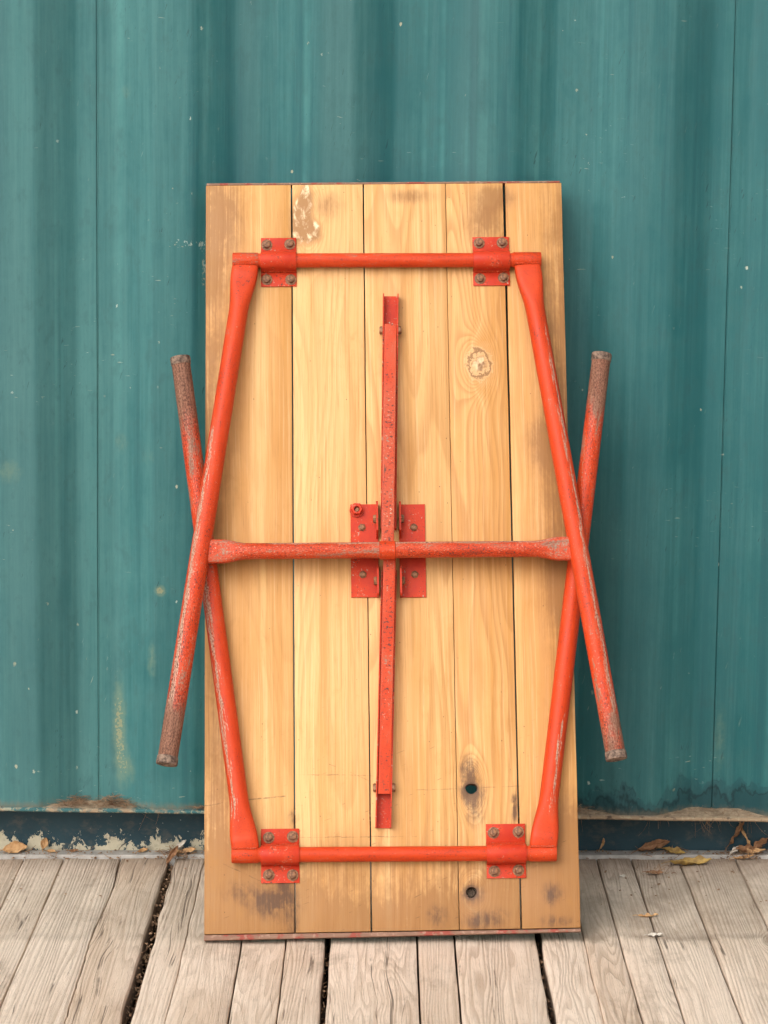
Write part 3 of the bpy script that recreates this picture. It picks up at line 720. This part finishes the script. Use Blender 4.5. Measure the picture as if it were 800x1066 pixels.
BOLT = bolt_mesh(6.6, 4.0, 0.7, True); RIV = bolt_mesh(6.6, 2.0, 1.4, False); PIN = bolt_mesh(7.2, 5.0, 0.2, False)
def bolt(me, parent, u, v, n, rot=0.0, axis=None):
    o = bpy.data.objects.new('bolt', me); col.objects.link(o); o.parent = parent; o.location = L(u, v, n)
    o.rotation_euler = axis if axis else (random.uniform(-.05, .05), rot, random.uniform(-.05, .05))
    return o

def hinge_bracket(u0, u1, v0, v1, vc, bolts, seed):
    bm = bmesh.new(); T = 2.6; path = []
    r = 12.6
    path += [(v0, 0.3), (vc - r - 5, 0.3), (vc - r - 1.6, 1.0)]
    for i in range(15):
        a = math.pi - math.pi * i / 14
        path.append((vc + r * math.cos(a) * 1.0, 14.0 + r * math.sin(a) if math.sin(a) > 0.02 else 12.0))
    path += [(vc + r + 1.6, 1.0), (vc + r + 5, 0.3), (v1, 0.3)]
    inner = [Vector(p) for p in path]; outer = []
    for i, p in enumerate(inner):
        d = (inner[min(i + 1, len(inner) - 1)] - inner[max(i - 1, 0)]).normalized(); outer.append(p + Vector((-d.y, d.x)) * T)
    us = [u0, u0 + .7, (u0 + u1) / 2, u1 - .7, u1]; rows = []
    for j, u in enumerate(us):
        s = 0.35 if j in (0, len(us) - 1) else 0.0
        rows.append([bm.verts.new(L(u + 0.4 * noise1(i * .7, seed + j), p.x, p.y - s)) for i, p in enumerate(outer)] + [bm.verts.new(L(u, p.x, p.y)) for p in reversed(inner)])
    m = len(rows[0])
    for a, b in zip(rows, rows[1:]):
        for q in range(m): bm.faces.new((a[q], a[(q + 1) % m], b[(q + 1) % m], b[q]))
    k = len(outer)
    for row in (rows[0], rows[-1]):
        for q in range(k - 1): bm.faces.new((row[q], row[q + 1], row[m - 2 - q], row[m - 1 - q]))
    bmesh.ops.recalc_face_normals(bm, faces=bm.faces)
    o = props(link('hinge_bracket', bm, MB, table, 40), seed=seed, flecks=.35)
    for (bu, bv) in bolts: bolt(BOLT, o, bu, bv, 2.9, random.uniform(0, 1))
    sgn = -1 if vc > 600 else 1                      # rough weld along one foot of the saddle
    sec = []
    for j in range(33):
        f = j / 32; k = 1 + 0.35 * math.sin(j * 2.4) + 0.3 * noise1(j * .9, seed)
        sec.append((L(u0 + 1.5 + (u1 - u0 - 3) * f, vc + sgn * (r + 3.6 + 0.7 * noise1(j * .5, seed + 4)), 4.2), 1.7 * k, 2.1 * k, 0))
    loft('weld_bead', sec, EV, o, seg=8, wear=lambda l, t: .25, seed=seed + 20, flecks=1.0, dull=.3)
    return o
hinge_bracket(93.5, 152.7, 1078, 1162.7, 1119.6, ((103.2, 1150.1), (141.9, 1151.4), (103, 1089.7), (143.2, 1089.3)), 1.0)
hinge_bracket(448.4, 509.5, 1076, 1160.8, 1116.8, ((459.4, 1150), (498.1, 1150.4), (459.8, 1087.8), (499.2, 1089.1)), 2.0)
hinge_bracket(90.5, 151.6, 86.3, 172.8, 130.4, ((102.8, 158.6), (141.3, 159.7), (102.6, 99), (140.9, 98.5)), 3.0)
hinge_bracket(451, 513.8, 89.7, 176.3, 128.2, ((463, 162.1), (503.1, 163.1), (463.2, 100.8), (501.7, 101.9)), 4.0)

# centre brackets: angle plates with two-lobed upright ears
def centre_bracket(u_out, u_in, v0, v1, seed, bolts):
    s = 1 if u_in > u_out else -1
    bm = bmesh.new(); T = 3.2
    prof = [(v0, 0.2), (v0, 25), (v0 + 3, 28), (591, 28), (597, 22), (600, 3.4), (645, 3.4), (650, 22), (655, 28), (v1 - 3, 28), (v1, 25), (v1, 0.2)]
    f0 = [bm.verts.new(L(u_in, v, n)) for v, n in prof]; f1 = [bm.verts.new(L(u_in - s * T, v, n)) for v, n in prof]
    m = len(prof)
    for q in range(m): bm.faces.new((f0[q], f0[(q + 1) % m], f1[(q + 1) % m], f1[q]))
    bm.faces.new(f0); bm.faces.new(f1)
    a, b = sorted((u_out, u_in - s * (T - .3)))
    vv = []
    for u in (a, b):
        vv.append([bm.verts.new(L(u, v, n)) for v, n in ((v0 + .4, .2), (v0 + .4, 2.8), (v0 + .9, 3.3), (v1 - .9, 3.3), (v1 - .4, 2.8), (v1 - .4, .2))])
    for q in range(6): bm.faces.new((vv[0][q], vv[0][(q + 1) % 6], vv[1][(q + 1) % 6], vv[1][q]))
    bm.faces.new(vv[0]); bm.faces.new(vv[1])
    bmesh.ops.recalc_face_normals(bm, faces=bm.faces)
    o = props(link('centre_bracket', bm, MB, table, 30), seed=seed, flecks=.2)
    for (bu, bv) in bolts: bolt(RIV, o, bu, bv, 3.2, random.uniform(0, 1))
    for pv in (676, 573):                                           # pivot pin ends
        bolt(PIN, o, u_in - s * T, pv, 15, axis=(0, 0, R(-90) * s))
    return o
cbl = centre_bracket(238.9, 284.2, 547.7, 703.9, 5.0, ((257.5, 664.5), (258.2, 585.9)))
centre_bracket(361.3, 318.4, 546.9, 703.0, 6.0, ((342.6, 663.6), (343.0, 585.0)))
# painted nut with a thick washer on the left plate's upper corner
bm = bmesh.new(); rings = []
for r, n, hx in ((12.0, 3.2, 0), (12.0, 6.0, 0), (9.8, 6.2, 1), (9.8, 13.4, 1), (8.6, 14.6, 1), (5.0, 14.6, 0), (4.6, 13.8, 0), (4.4, 6.0, 0)):
    ring = []
    for i in range(24):
        th = 2 * math.pi * i / 24; s = math.pi / 3
        q = r * (math.cos(s / 2) / math.cos((th % s) - s / 2) if hx else 1)
        ring.append(bm.verts.new(L(249.6 + q * math.cos(th), 693.5 + q * math.sin(th), n)))
    rings.append(ring)
for a, b in zip(rings, rings[1:]):
    for i in range(24): bm.faces.new((a[i], a[(i + 1) % 24], b[(i + 1) % 24], b[i]))
bmesh.ops.recalc_face_normals(bm, faces=bm.faces)
nut = props(link('nut', bm, MB, cbl, 30), seed=7.0, flecks=.5)
bolt(bolt_mesh(4.3, 3.0, .3, False), cbl, 249.6, 693.5, 7.0)

# folding braces: a U channel lying on the planks and a bar pivoted in its open end
def channel(uA, vA, uB, vB, w, seed):
    A = Vector((uA, vA)); B = Vector((uB, vB)); d = (B - A).normalized(); p = Vector((d.y, -d.x))
    if p.x < 0: p = -p
    T = 1.9; H0, H1 = 0.8, 19.0
    pr = [(-w, H0), (-w, H1), (-w + T, H1), (-w + T, H0 + T), (w - T, H0 + T), (w - T, H1), (w, H1), (w, H0)]
    bm = bmesh.new(); rows = []
    n = 24
    for j in range(n + 1):
        c = A.lerp(B, j / n)
        rows.append([bm.verts.new(L(c.x + p.x * (a + .25 * noise1(j * .6, seed)), c.y + p.y * a, h + (.4 * noise1(j * .8, seed + 3) if h > 10 else 0))) for a, h in pr])
    for a, b in zip(rows, rows[1:]):
        for q in range(8): bm.faces.new((a[q], a[(q + 1) % 8], b[(q + 1) % 8], b[q]))
    for r in (rows[0], rows[-1]):
        bm.faces.new((r[0], r[1], r[2], r[3])); bm.faces.new((r[4], r[5], r[6], r[7])); bm.faces.new((r[0], r[3], r[4], r[7]))
    bmesh.ops.recalc_face_normals(bm, faces=bm.faces)
    return props(link('brace_channel', bm, MB, table, 30), seed=seed, flecks=.45)
c1 = channel(309.9, 1058.9, 300.8, 660, 13.0, 8.0)
c2 = channel(286.2, 171.8, 301.0, 590, 12.8, 9.0)
for c, u, v, w, a in ((c1, 308.5, 997, 13.0, .02), (c2, 288.6, 235.7, 12.8, -.035)):
    bolt(PIN, c, u - w - .1, v, 12, axis=(0, R(30), R(-90))); bolt(PIN, c, u + w + .1, v, 12, axis=(0, R(30), R(90)))
def brace_bar(A, B, w, t, seed, wear, fk, dl):
    sec = []
    for j in range(31):
        f = j / 30
        sec.append((L(*[a + (b - a) * f for a, b in zip(A, B)]), w, t, 9.0))
    return loft('brace_bar', sec, EU, table, seg=48, wear=lambda l, tt: wear * sm(l, .05, .16), seed=seed, flecks=fk, dull=dl)
brace_bar((309.0, 1005.5, 12.5), (298.6, 622, 52), 10.4, 6.0, 10.0, .36, 1.1, .65)
brace_bar((288.9, 225.5, 12.5), (302.2, 618, 31), 10.2, 6.0, 11.0, .32, 1.0, .3)

# ------------------------------------------------------------------ dirt, needles and leaves
def W(x, y, z):                                      # container-local to world
    v = ry(R(0.78)) @ Vector((x, y, z)); return v + Vector((0, WY, 0))
bm = bmesh.new()                                     # dust banked up on the rail behind the ridges
for c0, xa, xb, hh, sd in ((-0.542, -.095, .075, .016, 1), (-0.272, -.07, .07, .010, 2), (-.002, -.07, .07, .010, 3), (.268, -.07, .115, .015, 4), (.539, -.105, .12, .018, 5), (.81, -.07, .07, .015, 6), (-.812, -.07, .07, .012, 7)):
    nx, ny = 60, 8; g = []
    for i in range(nx + 1):
        x = c0 + xa + (xb - xa) * i / nx; e = math.sin(math.pi * i / nx) ** 0.8
        yb = corr(x) + 0.003; row = []
        for j in range(ny + 1):
            q = j / ny; y = -0.004 + (yb + 0.004) * q
            h = 0.62 * hh * e * (0.75 + 0.5 * noise1(x * 22, sd)) * (q ** 0.8) * (1 + .25 * mnoise.noise(Vector((x * 90, y * 90, sd))))
            row.append(bm.verts.new(W(x, y, 0.0965 + max(h, 0) + (0.0 if 0 < i < nx else -.002))))
        g.append(row)
    for a, b in zip(g, g[1:]):
        for j in range(ny): bm.faces.new((a[j], b[j], b[j + 1], a[j + 1]))
bmesh.ops.recalc_face_normals(bm, faces=bm.faces)
tag(link('dust_bank', bm, MDU, None, 180), 'sandy dust banked up on the container rail', 'dust', kind='stuff')

def fibre(bm, p, yaw, pitch, ln, w, bend):
    d = Vector((math.cos(yaw) * math.cos(pitch), math.sin(yaw) * math.cos(pitch), math.sin(pitch)))
    s = Vector((-math.sin(yaw), math.cos(yaw), 0)); up = d.cross(s)
    prev = None
    for k in range(4):
        f = k / 3; c = p + d * ln * f + up * bend * (4 * f * (1 - f)); ww = w * (1 - .5 * f)
        cur = [bm.verts.new(c + s * ww), bm.verts.new(c - s * ww * .5 + up * ww * .9), bm.verts.new(c - s * ww * .5 - up * ww * .9)]
        if prev:
            for q in range(3): bm.faces.new((prev[q], prev[(q + 1) % 3], cur[(q + 1) % 3], cur[q]))
        prev = cur
bm = bmesh.new()
for c0, sx, nn, h in ((-0.582, .028, 170, .011), (-0.515, .034, 240, .013), (-.36, .02, 40, .004), (.30, .03, 50, .006), (.55, .06, 40, .008)):
    for _ in range(nn):
        x = c0 + random.gauss(0, sx * .55); e = max(0.0, 1 - abs(x - c0) / sx)
        y = random.uniform(0.0, max(corr(x) - 0.002, 0.004))
        fibre(bm, W(x, y, 0.099 + random.random() * h * (.4 + e)), random.uniform(0, 6.3), random.uniform(-.25, .35), random.uniform(.008, .022), random.uniform(.0002, .00055), random.uniform(-.003, .003))
for hx, hn in ((.525, 12), (.44, 5), (.545, 9), (.30, 4), (.60, 6), (-.45, 3)):   # strands hanging under the rail's nose
    for _ in range(hn):
        fibre(bm, W(hx + random.gauss(0, .012), random.uniform(-.004, .05), 0.088), random.uniform(0, 6.3), random.uniform(-1.5, -.5), random.uniform(.012, .042), random.uniform(.0002, .0005), random.uniform(-.006, .006))
tag(link('needle_litter', bm, MLI, None, 180), 'brown dry needle litter caught on the container rail', 'litter', kind='stuff')
bm = bmesh.new()
for ji, n, zl in ((11, 520, -.006), (15, 150, -.010), (18, 170, -.010), (10, 20, -.003), (23, 10, -.003)):
    for _ in range(n):
        y = YB - 0.95 * random.random() ** (1.5 if ji == 11 else 1.0)
        x = random.uniform(joint(ji, y, -1), joint(ji, y, 1)); dz = zl - random.random() * 0.030
        if random.random() < .35:
            s = random.uniform(.0007, .0022); vv = box(bm, -s, s, -s * random.uniform(.6, 1.6), s, -s * .6, s * .6)
            m = Matrix.Translation((x, y, dz)) @ Matrix.Rotation(random.uniform(0, 3), 4, 'Z') @ Matrix.Rotation(random.uniform(-.8, .8), 4, 'X')
            for q in vv: q.co = m @ q.co
        else: fibre(bm, Vector((x, y, dz)), random.uniform(1.0, 2.1) + (3.14 if random.random() < .5 else 0), random.uniform(-.4, .5), random.uniform(.004, .014), random.uniform(.0003, .0008), random.uniform(-.002, .002))
for cx, cyy, n, sp in ((-.402, 4.748, 150, .016), (.605, 4.752, 120, .022), (.47, 4.756, 40, .03), (.445, 4.64, 24, .02), (-.62, 4.758, 40, .05)):   # small tangles of needles
    for _ in range(n):
        fibre(bm, Vector((cx + random.gauss(0, sp), min(cyy + random.gauss(0, sp * .6), 4.768), random.uniform(.002, .012))), random.uniform(0, 6.3), random.uniform(-.3, .6), random.uniform(.006, .022), random.uniform(.0003, .0009), random.uniform(-.004, .004))
for _ in range(420):                                 # crumbs lying on the strip and at the foot of the rail
    x = random.uniform(-.78, .70); y = random.uniform(4.735, 4.770) if random.random() < .75 else random.uniform(4.45, 4.74)
    s = random.uniform(.0005, .0016); vv = box(bm, -s, s, -s, s * random.uniform(.6, 2), -s * .5, s * .5)
    m = Matrix.Translation((x, y, (.0078 if y > 4.744 else .0015) + s * .4)) @ Matrix.Rotation(random.uniform(0, 3), 4, 'Z') @ Matrix.Rotation(random.uniform(-.6, .6), 4, 'X')
    for q in vv: q.co = m @ q.co
tag(link('gap_litter', bm, MLI), 'brown crumbs and needles lodged in the gaps of the deck', 'litter', kind='stuff')

def leaf(name, label, loc, ln, wd, rot, curl, roll, mat, seed, lobes=0.0, tw=0.0):
    bm = bmesh.new(); nu, nv = 18, 9; g = []
    for i in range(nu + 1):
        f = i / nu; half = wd / 2 * (math.sin(math.pi * min(f * 1.02, 1)) ** 0.8) * (1 + lobes * math.sin(f * 17 + seed)) + 0.0004
        row = []
        for j in range(nv + 1):
            q = 2 * j / nv - 1
            a = roll * q; r = half / max(abs(roll), 1e-3)
            y = r * math.sin(a); z = r * (1 - math.cos(a))
            x = (f - 0.5) * ln
            z += curl * ln * (2 * f - 1) ** 2 + 0.10 * ln * mnoise.noise(Vector((f * 5, q * 2.2, seed))) + 0.04 * ln * mnoise.noise(Vector((f * 13, q * 5, seed + 4)))
            t = tw * (f - .5); y, z = y * math.cos(t) - z * math.sin(t), y * math.sin(t) + z * math.cos(t)
            row.append(bm.verts.new((x, y, z)))
        g.append(row)
    for a, b in zip(g, g[1:]):
        for j in range(nv): bm.faces.new((a[j], b[j], b[j + 1], a[j + 1]))
    fibre(bm, Vector((-ln / 2, 0, curl * ln)), math.pi + .3, .1, ln * .3, .0006, .001)
    rot_m = Matrix.Rotation(rot[2], 4, 'Z') @ Matrix.Rotation(rot[1], 4, 'Y') @ Matrix.Rotation(rot[0], 4, 'X')
    lo = min((rot_m @ v.co).z for v in bm.verts)
    for v_ in bm.verts: v_.co = rot_m @ v_.co - Vector((0, 0, lo))
    o = link(name, bm, mat, None, 180); o.location = loc
    md = o.modifiers.new('thick', 'SOLIDIFY'); md.thickness = 0.0005; md.offset = 0
    tag(o, label, 'leaf', 'dry leaves on the deck')
    return o
ST = 0.0078
leaf('dry_leaf', 'curled yellow leaf on the deck boards right of the table', (0.503, 4.70, 0.001), .072, .026, (.2, -.05, .22), .10, 1.1, MLY, 1.0, .25, 1.2)
leaf('dry_leaf', 'large brown leaf on the grey strip right of the table', (0.444, 4.760, ST), .058, .022, (.5, -.25, .15), .05, .9, MLB, 2.0, .1, .6)
leaf('dry_leaf', 'ragged olive brown leaf against the large brown leaf on the strip', (0.478, 4.753, ST), .040, .018, (.4, .1, -.15), .12, 1.2, MLY, 3.0, .3, 1.0)
leaf('dry_leaf', 'small curled orange leaf standing upright on the strip beside the table', (0.354, 4.765, ST), .020, .007, (.3, -1.25, .3), .2, 1.2, MLT, 4.0)
leaf('dry_leaf', 'thin orange leaf sliver lying mid deck on the right', (0.400, 4.383, 0.001), .034, .008, (.1, 0, .18), .06, .8, MLT, 5.0, .2)
leaf('dry_leaf', 'small bleached white leaf on the deck right of the table bottom', (0.402, 4.276, 0.001), .026, .010, (.1, 0, .3), .04, .6, MLW, 6.0)
leaf('dry_leaf', 'pinkish curled leaf on the joint left of the yellow leaf', (0.434, 4.64, 0.001), .030, .011, (.2, 0, .1), .10, .9, MLB, 7.0, .2, .8)
leaf('dry_leaf', 'tiny white leaf scrap on the boards beside the table right edge', (0.377, 4.625, 0.001), .013, .008, (.2, 0, .8), .08, .6, MLW, 8.0)
leaf('dry_leaf', 'tall curled brown leaf leaning on the rail at the far right', (0.592, 4.758, ST), .052, .015, (.5, -1.05, -.5), .05, 1.3, MLB, 9.0, .15, .8)
leaf('dry_leaf', 'brown leaf stalk rising from the far right leaf pile', (0.603, 4.763, ST), .046, .005, (.5, -1.1, 2.7), .05, 1.2, MLT, 9.5)
leaf('dry_leaf', 'crumpled brown leaf at the bottom of the far right pile', (0.607, 4.752, ST), .046, .024, (.6, .1, .5), .15, 1.4, MLB, 10.0, .3, 1.4)
leaf('dry_leaf', 'pale tan leaf lying across the far right pile', (0.617, 4.746, ST), .050, .012, (.4, -.2, -.35), .10, 1.2, MLT, 11.0, .15, 1.0)
leaf('dry_leaf', 'bleached curled leaf at the foot of the far right pile', (0.585, 4.744, ST + .002), .030, .010, (.3, -.3, .9), .10, 1.2, MLW, 11.5, .15, 1.0)
leaf('dry_leaf', 'small dark brown leaf behind the far right pile', (0.630, 4.760, ST), .040, .016, (.7, -.5, .7), .12, 1.3, MLB, 20.0, .3, 1.2)
leaf('dry_leaf', 'narrow tan leaf in front of the far right pile', (0.600, 4.735, .002), .036, .009, (.3, -.15, .15), .12, 1.2, MLT, 21.0, .2, 1.0)
leaf('dry_leaf', 'wide tan leaf at the left edge by the rail', (-0.694, 4.758, ST), .044, .026, (.75, -.12, .1), .04, .8, MLT, 12.0)
leaf('dry_leaf', 'upright tan leaf second from the left by the rail', (-0.643, 4.765, ST), .022, .015, (.6, -.9, 1.2), .05, .8, MLT, 13.0)
leaf('dry_leaf', 'small flat tan leaf third from the left by the rail', (-0.630, 4.757, ST), .020, .009, (.3, 0, -.2), .08, .9, MLT, 14.0)
leaf('dry_leaf', 'small reddish leaf fourth from the left by the rail', (-0.590, 4.760, ST), .017, .008, (.4, 0, .2), .10, .9, MLB, 15.0)
leaf('dry_leaf', 'small pale leaf by the rail just left of the wide deck gap', (-0.466, 4.760, ST), .018, .010, (.4, -.2, .4), .10, .9, MLT, 16.0)
leaf('dry_leaf', 'dark red curled leaf stuck in the wide deck gap', (-0.411, 4.722, -.006), .046, .014, (.4, -.55, 1.15), .05, 1.4, MLB, 17.0, .1, .7)
leaf('dry_leaf', 'grey curled leaf on top of the wide deck gap', (-0.400, 4.754, ST), .030, .011, (.4, -.6, .5), .10, 1.3, MLW, 18.0, .2, 1.0)
leaf('dry_leaf', 'brown leaf beside the table left edge at the wide gap', (-0.388, 4.748, ST), .036, .012, (.5, -.2, .2), .10, 1.2, MLT, 19.0, .2, 1.0)
